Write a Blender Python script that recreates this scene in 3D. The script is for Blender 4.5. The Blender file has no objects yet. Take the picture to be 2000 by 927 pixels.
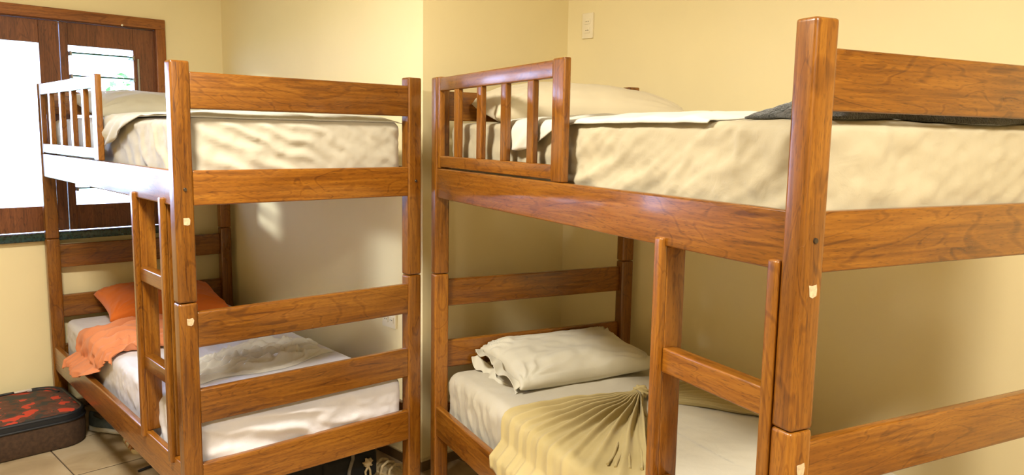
import bpy, bmesh, math, random
import numpy as np
from mathutils import Matrix, Vector, Euler

random.seed(4)
S = bpy.context.scene
COL = S.collection
R = math.radians

# ------------------------------------------------------------------ camera
CAM_Z, PITCH, ROLL, FPX = 1.4967, 7.3977, 0.9595, 1528.74
a_, r_ = R(PITCH), R(ROLL)
fw = Vector((0, math.cos(a_), -math.sin(a_)))
rt = Vector((1, 0, 0))
up = rt.cross(fw)
rr = math.cos(r_) * rt + math.sin(r_) * up
uu = -math.sin(r_) * rt + math.cos(r_) * up
cd = bpy.data.cameras.new('camera')
cd.sensor_width = 36
cd.lens = FPX / 2000 * 36
cd.clip_start = 0.05
cd.clip_end = 200
cam = bpy.data.objects.new('camera', cd)
COL.objects.link(cam)
M = Matrix((rr, uu, -fw)).transposed().to_4x4()
M.translation = Vector((0, 0, CAM_Z))
cam.matrix_world = M
S.camera = cam

# ------------------------------------------------------------------ world, lights, exposure
SKY_STRENGTH = 18
SKY_COLOR = (0.50, 0.62, 1.0, 1)
LAMP_W = (88, 88)
SUN_W, SUN_ANGLE, SUN_ELEV, SUN_AZ = 2.6, 5.5, 9.5, 50.0     # low hazy sun raking in through the window
LAMP_COLOR = (1.0, 0.93, 0.80)
S.view_settings.view_transform = 'Standard'
S.view_settings.look = 'None'
S.view_settings.gamma = 1.0
S.view_settings.use_curve_mapping = False
S.view_settings.exposure = 0.24
w = bpy.data.worlds.new('world')
S.world = w
w.use_nodes = True
bg = w.node_tree.nodes['Background']
bg.inputs[0].default_value = SKY_COLOR
bg.inputs[1].default_value = SKY_STRENGTH

TH = R(44.7)                                   # room axes: A along the window wall, B towards it
NA = Vector((math.cos(TH), math.sin(TH)))
NB = Vector((-math.sin(TH), math.cos(TH)))
ROOM = Matrix.Rotation(TH, 4, 'Z')


sun = bpy.data.lights.new('sun', 'SUN')
sun.energy = SUN_W
sun.angle = R(SUN_ANGLE)
sun.color = (.88, .94, 1.0)
so = bpy.data.objects.new('sun', sun)
COL.objects.link(so)
_h = NA * math.sin(R(SUN_AZ)) - NB * math.cos(R(SUN_AZ))
_d = Vector((_h.x * math.cos(R(SUN_ELEV)), _h.y * math.cos(R(SUN_ELEV)), -math.sin(R(SUN_ELEV))))
so.rotation_euler = _d.to_track_quat('-Z', 'Y').to_euler()


def ab(a, b, z=0.0):
    p = NA * a + NB * b
    return Vector((p.x, p.y, z))


# ------------------------------------------------------------------ noise
_rng = np.random.RandomState(7)
_G = _rng.rand(256, 256)


def vnoise(x, y, seed=0):
    x = np.asarray(x, float) + seed * 17.31
    y = np.asarray(y, float) + seed * 9.77
    xi, yi = np.floor(x).astype(int), np.floor(y).astype(int)
    fx, fy = x - xi, y - yi
    fx = fx * fx * fx * (fx * (fx * 6 - 15) + 10)
    fy = fy * fy * fy * (fy * (fy * 6 - 15) + 10)
    g = lambda i, j: _G[i % 256, j % 256]
    return ((g(xi, yi) * (1 - fx) + g(xi + 1, yi) * fx) * (1 - fy)
            + (g(xi, yi + 1) * (1 - fx) + g(xi + 1, yi + 1) * fx) * fy) * 2 - 1


def fbm(x, y, seed=0, o=3):
    s, a = 0, 1.0
    for i in range(o):
        s = s + a * vnoise(x * 2 ** i, y * 2 ** i, seed + i * 3)
        a *= .5
    return s


def ridge(t, p=1.5):
    return (0.5 + 0.5 * np.cos(2 * np.pi * t)) ** p


def sm(x, a, b):
    t = np.clip((x - a) / (b - a), 0, 1)
    return t * t * (3 - 2 * t)


# ------------------------------------------------------------------ materials
class NT:
    def __init__(s, name):
        s.m = bpy.data.materials.new(name)
        s.m.use_nodes = True
        s.t = s.m.node_tree
        s.b = s.t.nodes['Principled BSDF']

    def n(s, typ, **kw):
        nd = s.t.nodes.new(typ)
        for k, v in kw.items():
            setattr(nd, k, v)
        return nd

    def l(s, a, b):
        s.t.links.new(a, b)

    def ramp(s, fac, stops):
        r = s.n('ShaderNodeValToRGB')
        e = r.color_ramp.elements
        while len(e) < len(stops):
            e.new(0.5)
        for el, (p, c) in zip(e, stops):
            el.position = p
            el.color = (*c, 1) if len(c) == 3 else c
        s.l(fac, r.inputs[0])
        return r

    def set(s, **kw):
        for k, v in kw.items():
            i = s.b.inputs[k.replace('_', ' ')]
            i.default_value = (*v, 1) if isinstance(v, tuple) and len(v) == 3 else v


def wood(name, dark, mid, light, rough=.3, coat=.35, contrast=1.0):
    k = NT(name)
    tc = k.n('ShaderNodeTexCoord')
    oi = k.n('ShaderNodeObjectInfo')
    mul = k.n('ShaderNodeVectorMath', operation='SCALE')
    comb = k.n('ShaderNodeCombineXYZ')
    for i in range(3):
        k.l(oi.outputs['Random'], comb.inputs[i])
    k.l(comb.outputs[0], mul.inputs[0])
    mul.inputs['Scale'].default_value = 37.0
    add = k.n('ShaderNodeVectorMath', operation='ADD')
    k.l(tc.outputs['Object'], add.inputs[0])
    k.l(mul.outputs[0], add.inputs[1])

    def mp(sc):
        m = k.n('ShaderNodeMapping')
        m.inputs['Scale'].default_value = sc
        k.l(add.outputs[0], m.inputs[0])
        return m
    # growth rings (long figures)
    n1 = k.n('ShaderNodeTexNoise')
    n1.inputs['Scale'].default_value = 1
    n1.inputs['Detail'].default_value = 2.5
    n1.inputs['Distortion'].default_value = .6
    k.l(mp((2.2, 9, 9)).outputs[0], n1.inputs[0])
    m1 = k.n('ShaderNodeMath', operation='MULTIPLY')
    m1.inputs[1].default_value = 60
    k.l(n1.outputs[0], m1.inputs[0])
    s1 = k.n('ShaderNodeMath', operation='SINE')
    k.l(m1.outputs[0], s1.inputs[0])
    r1 = k.ramp(s1.outputs[0], [(0.0, (0.5,) * 3), (0.75, (.62,) * 3), (1.0, (.12,) * 3)])
    # streaks
    n2 = k.n('ShaderNodeTexNoise')
    n2.inputs['Scale'].default_value = 1
    n2.inputs['Detail'].default_value = 4
    k.l(mp((5, 120, 120)).outputs[0], n2.inputs[0])
    n3 = k.n('ShaderNodeTexNoise')
    n3.inputs['Scale'].default_value = 1
    n3.inputs['Detail'].default_value = 3
    k.l(mp((1.6, 7, 7)).outputs[0], n3.inputs[0])
    # pores: short dark dashes
    n4 = k.n('ShaderNodeTexNoise')
    n4.inputs['Scale'].default_value = 1
    n4.inputs['Detail'].default_value = 1
    k.l(mp((45, 600, 600)).outputs[0], n4.inputs[0])
    mx = k.n('ShaderNodeMix')
    mx.inputs[0].default_value = .45
    k.l(n2.outputs[0], mx.inputs[2])
    k.l(n3.outputs[0], mx.inputs[3])
    mx2 = k.n('ShaderNodeMix')
    mx2.inputs[0].default_value = .19
    k.l(mx.outputs[0], mx2.inputs[2])
    k.l(r1.outputs[0], mx2.inputs[3])
    c = .17 / contrast
    cr = k.ramp(mx2.outputs[0], [(.5 - c, dark), (.5, mid), (.5 + c, light)])
    pr = k.ramp(n4.outputs[0], [(.30, (.45, .4, .4)), (.42, (1, 1, 1))])
    mc = k.n('ShaderNodeMix', data_type='RGBA', blend_type='MULTIPLY')
    mc.inputs[0].default_value = .8
    k.l(cr.outputs[0], mc.inputs[6])
    k.l(pr.outputs[0], mc.inputs[7])
    # board to board tone
    hv = k.n('ShaderNodeHueSaturation')
    mr = k.n('ShaderNodeMapRange')
    mr.inputs['To Min'].default_value = .82
    mr.inputs['To Max'].default_value = 1.15
    k.l(oi.outputs['Random'], mr.inputs[0])
    k.l(mr.outputs[0], hv.inputs['Value'])
    k.l(mc.outputs[2], hv.inputs['Color'])
    k.l(hv.outputs[0], k.b.inputs['Base Color'])
    bp = k.n('ShaderNodeBump')
    bp.inputs['Strength'].default_value = .12
    bp.inputs['Distance'].default_value = .002
    k.l(n2.outputs[0], bp.inputs['Height'])
    k.l(bp.outputs[0], k.b.inputs['Normal'])
    rrp = k.ramp(n3.outputs[0], [(.3, (rough - .06,) * 3), (.7, (rough + .1,) * 3)])
    k.l(rrp.outputs[0], k.b.inputs['Roughness'])
    k.set(Coat_Weight=coat, Coat_Roughness=.12)
    return k.m


def cloth_mat(name, c, c2=None, rough=.85, wr=.16, wscale=14, weave=.25, sheen=.15, trans=0.0):
    k = NT(name)
    tc = k.n('ShaderNodeTexCoord')
    n1 = k.n('ShaderNodeTexNoise')
    n1.inputs['Scale'].default_value = 3.5
    n1.inputs['Detail'].default_value = 3
    k.l(tc.outputs['Object'], n1.inputs[0])
    c2 = c2 or tuple(v * .9 for v in c)
    cr = k.ramp(n1.outputs[0], [(.35, c2), (.65, c)])
    k.l(cr.outputs[0], k.b.inputs['Base Color'])
    # crease relief
    n2 = k.n('ShaderNodeTexNoise')
    n2.inputs['Scale'].default_value = wscale
    n2.inputs['Detail'].default_value = 4
    n2.inputs['Distortion'].default_value = 1.2
    k.l(tc.outputs['Object'], n2.inputs[0])
    n3 = k.n('ShaderNodeTexNoise')
    n3.inputs['Scale'].default_value = 900
    n3.inputs['Detail'].default_value = 1
    k.l(tc.outputs['Object'], n3.inputs[0])
    b1 = k.n('ShaderNodeBump')
    b1.inputs['Strength'].default_value = wr
    b1.inputs['Distance'].default_value = .012
    k.l(n2.outputs[0], b1.inputs['Height'])
    b2 = k.n('ShaderNodeBump')
    b2.inputs['Strength'].default_value = weave
    b2.inputs['Distance'].default_value = .001
    k.l(n3.outputs[0], b2.inputs['Height'])
    k.l(b1.outputs[0], b2.inputs['Normal'])
    k.l(b2.outputs[0], k.b.inputs['Normal'])
    k.set(Roughness=rough, Sheen_Weight=sheen)
    return k.m


def plain(name, c, rough=.5, metal=0.0, noise=.08, scale=12, bump=0.0, coat=0.0):
    k = NT(name)
    tc = k.n('ShaderNodeTexCoord')
    n1 = k.n('ShaderNodeTexNoise')
    n1.inputs['Scale'].default_value = scale
    n1.inputs['Detail'].default_value = 4
    k.l(tc.outputs['Object'], n1.inputs[0])
    cr = k.ramp(n1.outputs[0], [(.3, tuple(v * (1 - noise) for v in c)), (.7, tuple(min(1, v * (1 + noise)) for v in c))])
    k.l(cr.outputs[0], k.b.inputs['Base Color'])
    k.set(Roughness=rough, Metallic=metal, Coat_Weight=coat)
    if bump:
        b = k.n('ShaderNodeBump')
        b.inputs['Strength'].default_value = bump
        b.inputs['Distance'].default_value = .002
        n2 = k.n('ShaderNodeTexNoise')
        n2.inputs['Scale'].default_value = scale * 12
        k.l(tc.outputs['Object'], n2.inputs[0])
        k.l(n2.outputs[0], b.inputs['Height'])
        k.l(b.outputs[0], k.b.inputs['Normal'])
    return k.m


def glass_mat(name, tint, refl=1.0):
    k = NT(name)
    t = k.n('ShaderNodeBsdfTransparent')
    t.inputs[0].default_value = (*tint, 1)
    g = k.n('ShaderNodeBsdfGlossy')
    g.inputs['Roughness'].default_value = .02
    f = k.n('ShaderNodeFresnel')
    f.inputs[0].default_value = 1.45
    mx = k.n('ShaderNodeMixShader')
    k.l(f.outputs[0], mx.inputs[0])
    k.l(t.outputs[0], mx.inputs[1])
    k.l(g.outputs[0], mx.inputs[2])
    k.l(mx.outputs[0], k.t.nodes['Material Output'].inputs[0])
    return k.m


M_WOOD = wood('varnished_wood', (.090, .024, .0015), (.215, .073, .0045), (.33, .132, .012))
M_CASE = wood('window_wood', (.07, .02, .006), (.17, .055, .016), (.26, .09, .025), rough=.4, coat=.15)
M_CASING = wood('casing_wood', (.16, .045, .008), (.30, .10, .018), (.42, .16, .03), rough=.4, coat=.15)
M_WALL = plain('painted_wall', (.86, .745, .44), rough=.75, noise=.02, scale=3, bump=.12)
M_CEIL = plain('ceiling_paint', (.85, .80, .66), rough=.9, noise=.01)
M_BASE = plain('skirting_tile', (.16, .10, .045), rough=.35, noise=.15, scale=20)
M_BASECAP = plain('skirting_top', (.62, .50, .28), rough=.4, noise=.1, scale=20)
M_GROUT = plain('grout', (.10, .07, .045), rough=.9)
M_SILL = plain('sill_stone', (.012, .035, .028), rough=.2, noise=.6, scale=90, coat=.4)
M_SHEETW = cloth_mat('white_sheet', (.52, .48, .38))
M_SHEETC = cloth_mat('cream_sheet', (.47, .41, .275), wr=.2)
M_SHEETL = cloth_mat('white_sheet_window_tint', (.72, .71, .76))  # white cloth, the window's cool light put into its colour
M_TOPW = cloth_mat('top_sheet_white', (.62, .60, .52), wr=.12)
M_CRUMP = cloth_mat('crumpled_white', (.74, .72, .66), wr=.2)
M_PEACH = cloth_mat('peach_cloth', (.72, .27, .12), (.64, .22, .09), wr=.15)
M_ORANGE = cloth_mat('orange_case', (.72, .17, .012), (.66, .14, .010), wr=.12, wscale=10)
M_PILW = cloth_mat('pillow_white', (.62, .59, .48), wr=.15, wscale=10)
M_PILC = cloth_mat('pillow_cream', (.62, .54, .37), wr=.10, wscale=9)
M_KHAKI = cloth_mat('khaki_sheet', (.46, .37, .17), (.38, .30, .125), wr=.12)
M_TOWEL = cloth_mat('dark_towel', (.04, .042, .034), (.02, .021, .018), wr=.8, wscale=120, weave=.9, sheen=.4)
M_METAL = plain('grey_metal', (.35, .34, .32), rough=.35, metal=.9)
M_SILVER = plain('zip_silver', (.72, .70, .66), rough=.35, metal=.4)
M_BOLT = plain('dark_bolt', (.10, .08, .06), rough=.35, metal=.8)
M_PAPER = plain('paper_label', (.56, .42, .26), rough=.8, noise=.25, scale=120)
M_PLAST = plain('ivory_plastic', (.86, .78, .58), rough=.4, noise=.02)
M_HOLE = plain('socket_hole', (.05, .04, .03), rough=.6)
M_CASEBODY = plain('suitcase_fabric', (.060, .030, .014), rough=.8, noise=.3, scale=60, bump=.6)
M_PIPING = plain('black_piping', (.010, .011, .014), rough=.55)
M_BLACK = plain('black_fabric', (.008, .009, .010), rough=.75, noise=.3, scale=30, bump=.3)
M_STRAP = plain('grey_strap', (.20, .18, .15), rough=.8, noise=.2, scale=60)
M_CORD = plain('beige_cord', (.62, .50, .30), rough=.8, noise=.2, scale=60)
M_SHOE = plain('blue_grey_suede', (.08, .11, .14), rough=.9, noise=.2, scale=40, bump=.5)
M_SHOED = plain('dark_suede', (.015, .02, .022), rough=.9, noise=.2, scale=40, bump=.5)
M_SOLE = plain('white_rubber', (.55, .53, .46), rough=.6)
M_BROWNL = plain('tan_leather', (.38, .13, .03), rough=.5, noise=.25, scale=60)
M_LEAF = plain('leaf', (.10, .30, .06), rough=.6, noise=.3, scale=3)
M_BARK = plain('bark', (.12, .08, .05), rough=.9, noise=.3)
M_GRASS = plain('grass_ground', (.30, .42, .26), rough=.9, noise=.3, scale=1.5)
M_GLASS = glass_mat('clear_glass', (.97, .99, .98))
k = NT('louver_glass')
k.set(Base_Color=(.015, .07, .05), Roughness=.1, IOR=1.5, Transmission_Weight=.15)
M_LOUV = k.m
k = NT('opal_lamp_glass')
k.set(Base_Color=(.9, .85, .7), Emission_Color=LAMP_COLOR[:3], Emission_Strength=6.0)
M_OPAL = k.m


def floor_tile_mat():
    k = NT('floor_tile_glaze')
    tc = k.n('ShaderNodeTexCoord')
    oi = k.n('ShaderNodeObjectInfo')
    add = k.n('ShaderNodeVectorMath', operation='ADD')
    k.l(tc.outputs['Object'], add.inputs[0])
    k.l(oi.outputs['Random'], add.inputs[1])
    n1 = k.n('ShaderNodeTexNoise')
    n1.inputs['Scale'].default_value = 5
    n1.inputs['Detail'].default_value = 6
    n1.inputs['Distortion'].default_value = 1.0
    k.l(add.outputs[0], n1.inputs[0])
    cr = k.ramp(n1.outputs[0], [(.3, (.36, .26, .15)), (.5, (.46, .35, .21)), (.7, (.52, .42, .28))])
    k.l(cr.outputs[0], k.b.inputs['Base Color'])
    k.set(Roughness=.28)
    return k.m


M_TILE = floor_tile_mat()


def camo_mat():
    k = NT('red_camo_fabric')
    tc = k.n('ShaderNodeTexCoord')
    mp = k.n('ShaderNodeMapping')
    mp.inputs['Scale'].default_value = (7, 8, 7)
    k.l(tc.outputs['Object'], mp.inputs[0])
    v = k.n('ShaderNodeTexNoise')
    v.inputs['Scale'].default_value = 1.6
    v.inputs['Detail'].default_value = 2.2
    k.l(mp.outputs[0], v.inputs[0])
    cr = k.ramp(v.outputs[0], [(0, (.035, .035, .03)), (.40, (.035, .035, .03)), (.42, (.10, .035, .02)), (.50, (.13, .05, .03)), (.54, (.06, .04, .03)), (.57, (.55, .05, .02))])
    cr.color_ramp.interpolation = 'CONSTANT'
    k.l(cr.outputs[0], k.b.inputs['Base Color'])
    k.set(Roughness=.7)
    return k.m


M_CAMO = camo_mat()


# ------------------------------------------------------------------ object helpers
def link(name, mesh, m, parent=None, mw=None):
    o = bpy.data.objects.new(name, mesh)
    COL.objects.link(o)
    if m is not None:
        mesh.materials.append(m)
    if parent is not None:
        o.parent = parent
    if mw is not None:
        if parent is None:
            o.matrix_world = mw
        else:
            o.matrix_local = mw
    return o


def tag(o, label, cat, group=None):
    o['label'] = label
    o['category'] = cat
    if group:
        o['group'] = group
    return o


def struct(o):
    o['kind'] = 'structure'
    return o


def empty(name, mw):
    o = bpy.data.objects.new(name, None)
    o.empty_display_size = .1
    COL.objects.link(o)
    o.matrix_world = mw
    return o


def bm_mesh(bm, name, smooth=False):
    me = bpy.data.meshes.new(name)
    bm.normal_update()
    bm.to_mesh(me)
    bm.free()
    if smooth:
        for p in me.polygons:
            p.use_smooth = True
    return me


def box_bm(bm, c, s, bev=0.0, seg=2, rot=None):
    r = bmesh.ops.create_cube(bm, size=1.0)
    vs = r['verts']
    bmesh.ops.scale(bm, vec=Vector(s), verts=vs)
    if bev > 0:
        es = list({e for v in vs for e in v.link_edges})
        g = bmesh.ops.bevel(bm, geom=es, offset=min(bev, min(s) * .45), segments=seg, profile=.6, affect='EDGES')
        vs = list({v for v in g['verts']} | {v for v in vs if v.is_valid})
    if rot is not None:
        bmesh.ops.rotate(bm, matrix=rot, verts=vs)
    bmesh.ops.translate(bm, vec=Vector(c), verts=vs)
    return vs


def box(name, c, s, m, parent=None, bev=0.0, seg=2, frame=None):
    """axis aligned box in the parent's (or frame's) space, origin at its centre"""
    bm = bmesh.new()
    box_bm(bm, (0, 0, 0), s, bev, seg)
    me = bm_mesh(bm, name, smooth=bev > 0)
    if bev > 0:
        me.set_sharp_from_angle(angle=R(50))
    T = Matrix.Translation(Vector(c))
    if frame is not None:
        T = frame @ T
    return link(name, me, m, parent, T)


def board(name, parent, c, s, axis, m=None, bev=.006, seg=3, frame=None):
    """a wooden member: mesh local X runs along the grain"""
    m = m or M_WOOD
    dx, dy, dz = s
    if axis == 'x':
        L, rot = (dx, dy, dz), Matrix.Identity(4)
    elif axis == 'y':
        L, rot = (dy, dx, dz), Matrix.Rotation(R(90), 4, 'Z')
    else:
        L, rot = (dz, dy, dx), Matrix.Rotation(R(-90), 4, 'Y')
    bm = bmesh.new()
    box_bm(bm, (0, 0, 0), L, bev, seg)
    me = bm_mesh(bm, name, smooth=True)
    me.set_sharp_from_angle(angle=R(60))
    T = Matrix.Translation(Vector(c)) @ rot
    if frame is not None:
        T = frame @ T
    return link(name, me, m, parent, T)


def grid_mesh(name, P, closed_u=False, closed_v=False):
    nu, nv = P.shape[:2]
    idx = np.arange(nu * nv).reshape(nu, nv)
    a = idx if closed_u else idx[:-1]
    b = np.roll(idx, -1, 0) if closed_u else idx[1:]
    if closed_v:
        f = np.stack([a, b, np.roll(b, -1, 1), np.roll(a, -1, 1)], -1).reshape(-1, 4)
    else:
        f = np.stack([a[:, :-1], b[:, :-1], b[:, 1:], a[:, 1:]], -1).reshape(-1, 4)
    me = bpy.data.meshes.new(name)
    me.from_pydata(P.reshape(-1, 3).tolist(), [], f.tolist())
    me.update()
    for p in me.polygons:
        p.use_smooth = True
    return me


def add_solid(o, t=.003, offset=1.0):
    s = o.modifiers.new('thickness', 'SOLIDIFY')
    s.thickness = t
    s.offset = offset
    return o


def tube(name, pts, r, m, parent=None, mw=None, n=8, cyclic=False):
    cu = bpy.data.curves.new(name, 'CURVE')
    cu.dimensions = '3D'
    sp = cu.splines.new('POLY')
    sp.points.add(len(pts) - 1)
    for p, q in zip(sp.points, pts):
        p.co = (*q, 1)
    sp.use_cyclic_u = cyclic
    cu.bevel_depth = r
    cu.bevel_resolution = max(1, n // 4)
    cu.use_fill_caps = True
    tmp = bpy.data.objects.new('tmp', cu)
    me = bpy.data.meshes.new_from_object(tmp)
    bpy.data.objects.remove(tmp)
    me.name = name
    me.materials.clear()
    for p in me.polygons:
        p.use_smooth = True
    return link(name, me, m, parent, mw)


# ------------------------------------------------------------------ room shell (room axes A, B)
A_L, A_W, A_C = -2.6, 2.085, 2.995           # left wall, wall behind the left bunk, wall behind the right bunk
B_WIN, B_K, B_BACK = 4.558, 2.656, -2.8       # window wall, return wall, back wall
HC = 2.75
T = .16
B0_FLOOR = 3.63                               # a joint that is seen at the lower left

floor = struct(box('floor', ((A_L + A_C) / 2, (B_WIN + B_BACK) / 2, -.0525), (A_C - A_L + .3, B_WIN - B_BACK + .3, .10), M_GROUT, frame=ROOM))
TS = .45
bm = bmesh.new()
box_bm(bm, (0, 0, 0), (TS - .006, TS - .011, .0105), .0015, 1)
tile_me = bm_mesh(bm, 'tile')
tile_me.materials.append(M_TILE)
i = 0
a0 = .94
for ia in range(-8, 6):
    for ib in range(-15, 3):
        ca, cb = a0 + (ia + .5) * TS, B0_FLOOR + (ib + .5) * TS
        if ca - TS / 2 > A_C or ca + TS / 2 < A_L or cb + TS / 2 < B_BACK or cb - TS / 2 > B_WIN:
            continue
        if ca - TS / 2 > A_W + .05 and cb - TS / 2 > B_K + .05:
            continue
        o = bpy.data.objects.new('tile', tile_me)
        COL.objects.link(o)
        o.parent = floor
        # the floor object's origin is its centre
        o.location = (ca - (A_L + A_C) / 2, cb - (B_WIN + B_BACK) / 2, 0.0525 - .0052 + random.uniform(-.0003, .0003))
        i += 1
struct(box('ceiling', ((A_L + A_C) / 2, (B_WIN + B_BACK) / 2, HC + .06), (A_C - A_L + .3, B_WIN - B_BACK + .3, .12), M_CEIL, frame=ROOM))


def wall(name, a0, a1, b0, b1, holes=None):
    bm = bmesh.new()
    for (x0, x1, y0, y1, z0, z1) in (holes or [(a0, a1, b0, b1, 0, HC)]):
        box_bm(bm, ((x0 + x1) / 2, (y0 + y1) / 2, (z0 + z1) / 2), (x1 - x0, y1 - y0, z1 - z0))
    return struct(link(name, bm_mesh(bm, name), M_WALL, None, ROOM.copy()))


def wA(w):                                    # distance from the corner along the window wall -> A
    return A_W - w


W0, W1 = .345, 2.315                           # window opening, from / to
Z0, Z1 = .952, 2.066
wall('wall_window', 0, 0, 0, 0, [
    (A_L - T, wA(W1), B_WIN, B_WIN + T, 0, HC),
    (wA(W0), A_W + T, B_WIN, B_WIN + T, 0, HC),
    (wA(W1), wA(W0), B_WIN, B_WIN + T, 0, Z0 - .03),
    (wA(W1), wA(W0), B_WIN, B_WIN + T, Z1, HC)])
# wall behind the left bunk with its outside corner and the return wall (one masonry block)
wall('wall_bunk_side', A_W, A_C + T, B_K, B_WIN)
wall('wall_right', A_C, A_C + T, B_BACK, B_K)
wall('wall_left', A_L - T, A_L, B_BACK, B_WIN)
wall('wall_back', A_L - T, A_C + T, B_BACK - T, B_BACK)

# skirting: dark tiles with a pale top edge
BH = .045


def skirt(name, a0, a1, b0, b1):
    o = struct(box(name, ((a0 + a1) / 2, (b0 + b1) / 2, BH / 2), (a1 - a0, b1 - b0, BH), M_BASE, frame=ROOM))
    box('skirting_cap', (0, 0, BH / 2 + .004), (a1 - a0, b1 - b0, .008), M_BASECAP, o, bev=.002)


skirt('baseboard_bunk_side', A_W - .014, A_W, B_K, B_WIN)
skirt('baseboard_return', A_W - .014, A_C, B_K - .014, B_K)
skirt('baseboard_right', A_C - .014, A_C, B_BACK, B_K - .014)
skirt('baseboard_window', A_L, A_W - .014, B_WIN - .014, B_WIN)

# ------------------------------------------------------------------ window
win = struct(empty('window_1', ROOM @ Matrix.Translation((wA((W0 + W1) / 2), B_WIN, Z0))))
CX = (W0 + W1) / 2


def wbox(name, w0, w1, y0, y1, z0, z1, axis, m, parent=win, bev=.003):
    """box on the window wall: w from the corner, y into the wall, z up"""
    c = ((CX - (w0 + w1) / 2), (y0 + y1) / 2, (z0 + z1) / 2 - Z0)
    if parent is not win:
        pm = parent['_o']
        c = (c[0] - pm[0], c[1] - pm[1], c[2] - pm[2])
    return board(name, None, (0, 0, 0), (w1 - w0, y1 - y0, z1 - z0), axis, m, bev, 2), c


def wpart(name, w0, w1, y0, y1, z0, z1, axis, m, bev=.003):
    return board(name, win, (CX - (w0 + w1) / 2, (y0 + y1) / 2, (z0 + z1) / 2 - Z0), (w1 - w0, y1 - y0, z1 - z0), axis, m, bev, 2)


CW = .052
wpart('casing_top', W0 - .012, W1 + .012, -.022, .0, Z1 - .02, Z1 + .034, 'x', M_CASING)
wpart('casing_side', W0 - .012, W0 + .04, -.022, .0, Z0, Z1 - .02, 'z', M_CASING)
wpart('casing_side', W1 - .04, W1 + .012, -.022, .0, Z0, Z1 - .02, 'z', M_CASING)
wpart('jamb', W0, W0 + .025, .0, .14, Z0, Z1, 'z', M_CASE)
wpart('jamb', W1 - .025, W1, .0, .14, Z0, Z1, 'z', M_CASE)
wpart('head_jamb', W0 + .025, W1 - .025, .0, .14, Z1 - .025, Z1, 'x', M_CASE)
box('window_sill', (0, .045, -.012), (W1 - W0 + .04, .17, .04), M_SILL, win, bev=.004)
SW = (W1 - W0 - .06) / 4
SASHW = .476
LOUVN = 7
for s in range(4):
    w0 = .383 + s * SASHW if s else .375
    w1 = .383 + (s + 1) * SASHW - .004 if s < 3 else W1 - .03
    op0, op1 = w0 + .114, w1 - .036 - (.0 if s in (0, 2) else .0)
    if s == 0:
        op0, op1 = .497, .818
    elif s == 1:
        op0, op1 = .952, 1.275
    elif s == 2:
        op0, op1 = 1.385, 1.71
    else:
        op0, op1 = 1.86, 2.18
    z0, z1, lz, uz = Z0 + .012, Z1 - .027, 1.095, 1.924
    y0, y1 = .012, .048
    # sash: ring of stiles and rails joined as one leaf
    bm = bmesh.new()
    cx, cz = (w0 + w1) / 2, (z0 + z1) / 2
    for (p0, p1, q0, q1) in ((w0, op0, z0, z1), (op1, w1, z0, z1), (op0, op1, z0, lz), (op0, op1, uz, z1)):
        # mesh X is the grain (vertical), so build X = z, Y = y, Z = w
        box_bm(bm, ((q0 + q1) / 2 - cz, 0, ((p0 + p1) / 2 - cx)), (q1 - q0, y1 - y0, p1 - p0), .002, 1)
    me = bm_mesh(bm, 'sash')
    T_ = Matrix.Translation((CX - cx, (y0 + y1) / 2, cz - Z0)) @ Matrix.Rotation(R(-90), 4, 'Y')
    sash = link('sash', me, M_CASE, win, T_)
    inv = T_.inverted()
    if s in (0, 3):
        for j in range(LOUVN):
            zc = 1.882 - j * .117
            bm = bmesh.new()
            box_bm(bm, (0, 0, 0), (op1 - op0 - .008, .075, .008), .001, 1)
            tl = Matrix.Translation((CX - (op0 + op1) / 2, (y0 + y1) / 2 + .01, zc - Z0)) @ Matrix.Rotation(R(-7), 4, 'X')
            link('louver_blade', bm_mesh(bm, 'louver_blade'), M_LOUV, sash, inv @ tl)
            for e in (op0 + .006, op1 - .006):
                bm = bmesh.new()
                box_bm(bm, (0, 0, 0), (.009, .075, .022), .001, 1)
                link('blade_clip', bm_mesh(bm, 'blade_clip'), M_METAL, sash, inv @ Matrix.Translation((CX - e, (y0 + y1) / 2 - .002, zc - Z0)))
        bm = bmesh.new()
        box_bm(bm, (0, 0, 0), (.010, .006, .70), .001, 1)
        link('operator_rod', bm_mesh(bm, 'operator_rod'), M_METAL, sash, inv @ Matrix.Translation((CX - (op0 - .022), y0 - .006, 1.53 - Z0)))
    else:
        bm = bmesh.new()
        box_bm(bm, (0, 0, 0), (op1 - op0 + .01, .004, uz - lz + .01))
        link('pane', bm_mesh(bm, 'pane'), M_GLASS, sash, inv @ Matrix.Translation((CX - (op0 + op1) / 2, (y0 + y1) / 2, (lz + uz) / 2 - Z0)))
# small latch on the top casing
bm = bmesh.new()
bmesh.ops.create_uvsphere(bm, u_segments=10, v_segments=6, radius=.006)
link('catch', bm_mesh(bm, 'catch', True), M_PLAST, win, Matrix.Translation((CX - .56, -.024, Z1 - .018 - Z0)))

# ------------------------------------------------------------------ outside (seen blown out through the window)
gm = ROOM @ Matrix.Translation((0, 12.8, -.32))
bm = bmesh.new()
box_bm(bm, (0, 0, 0), (30, 16, .3))
struct(link('ground', bm_mesh(bm, 'ground'), M_GRASS, None, gm))


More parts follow.
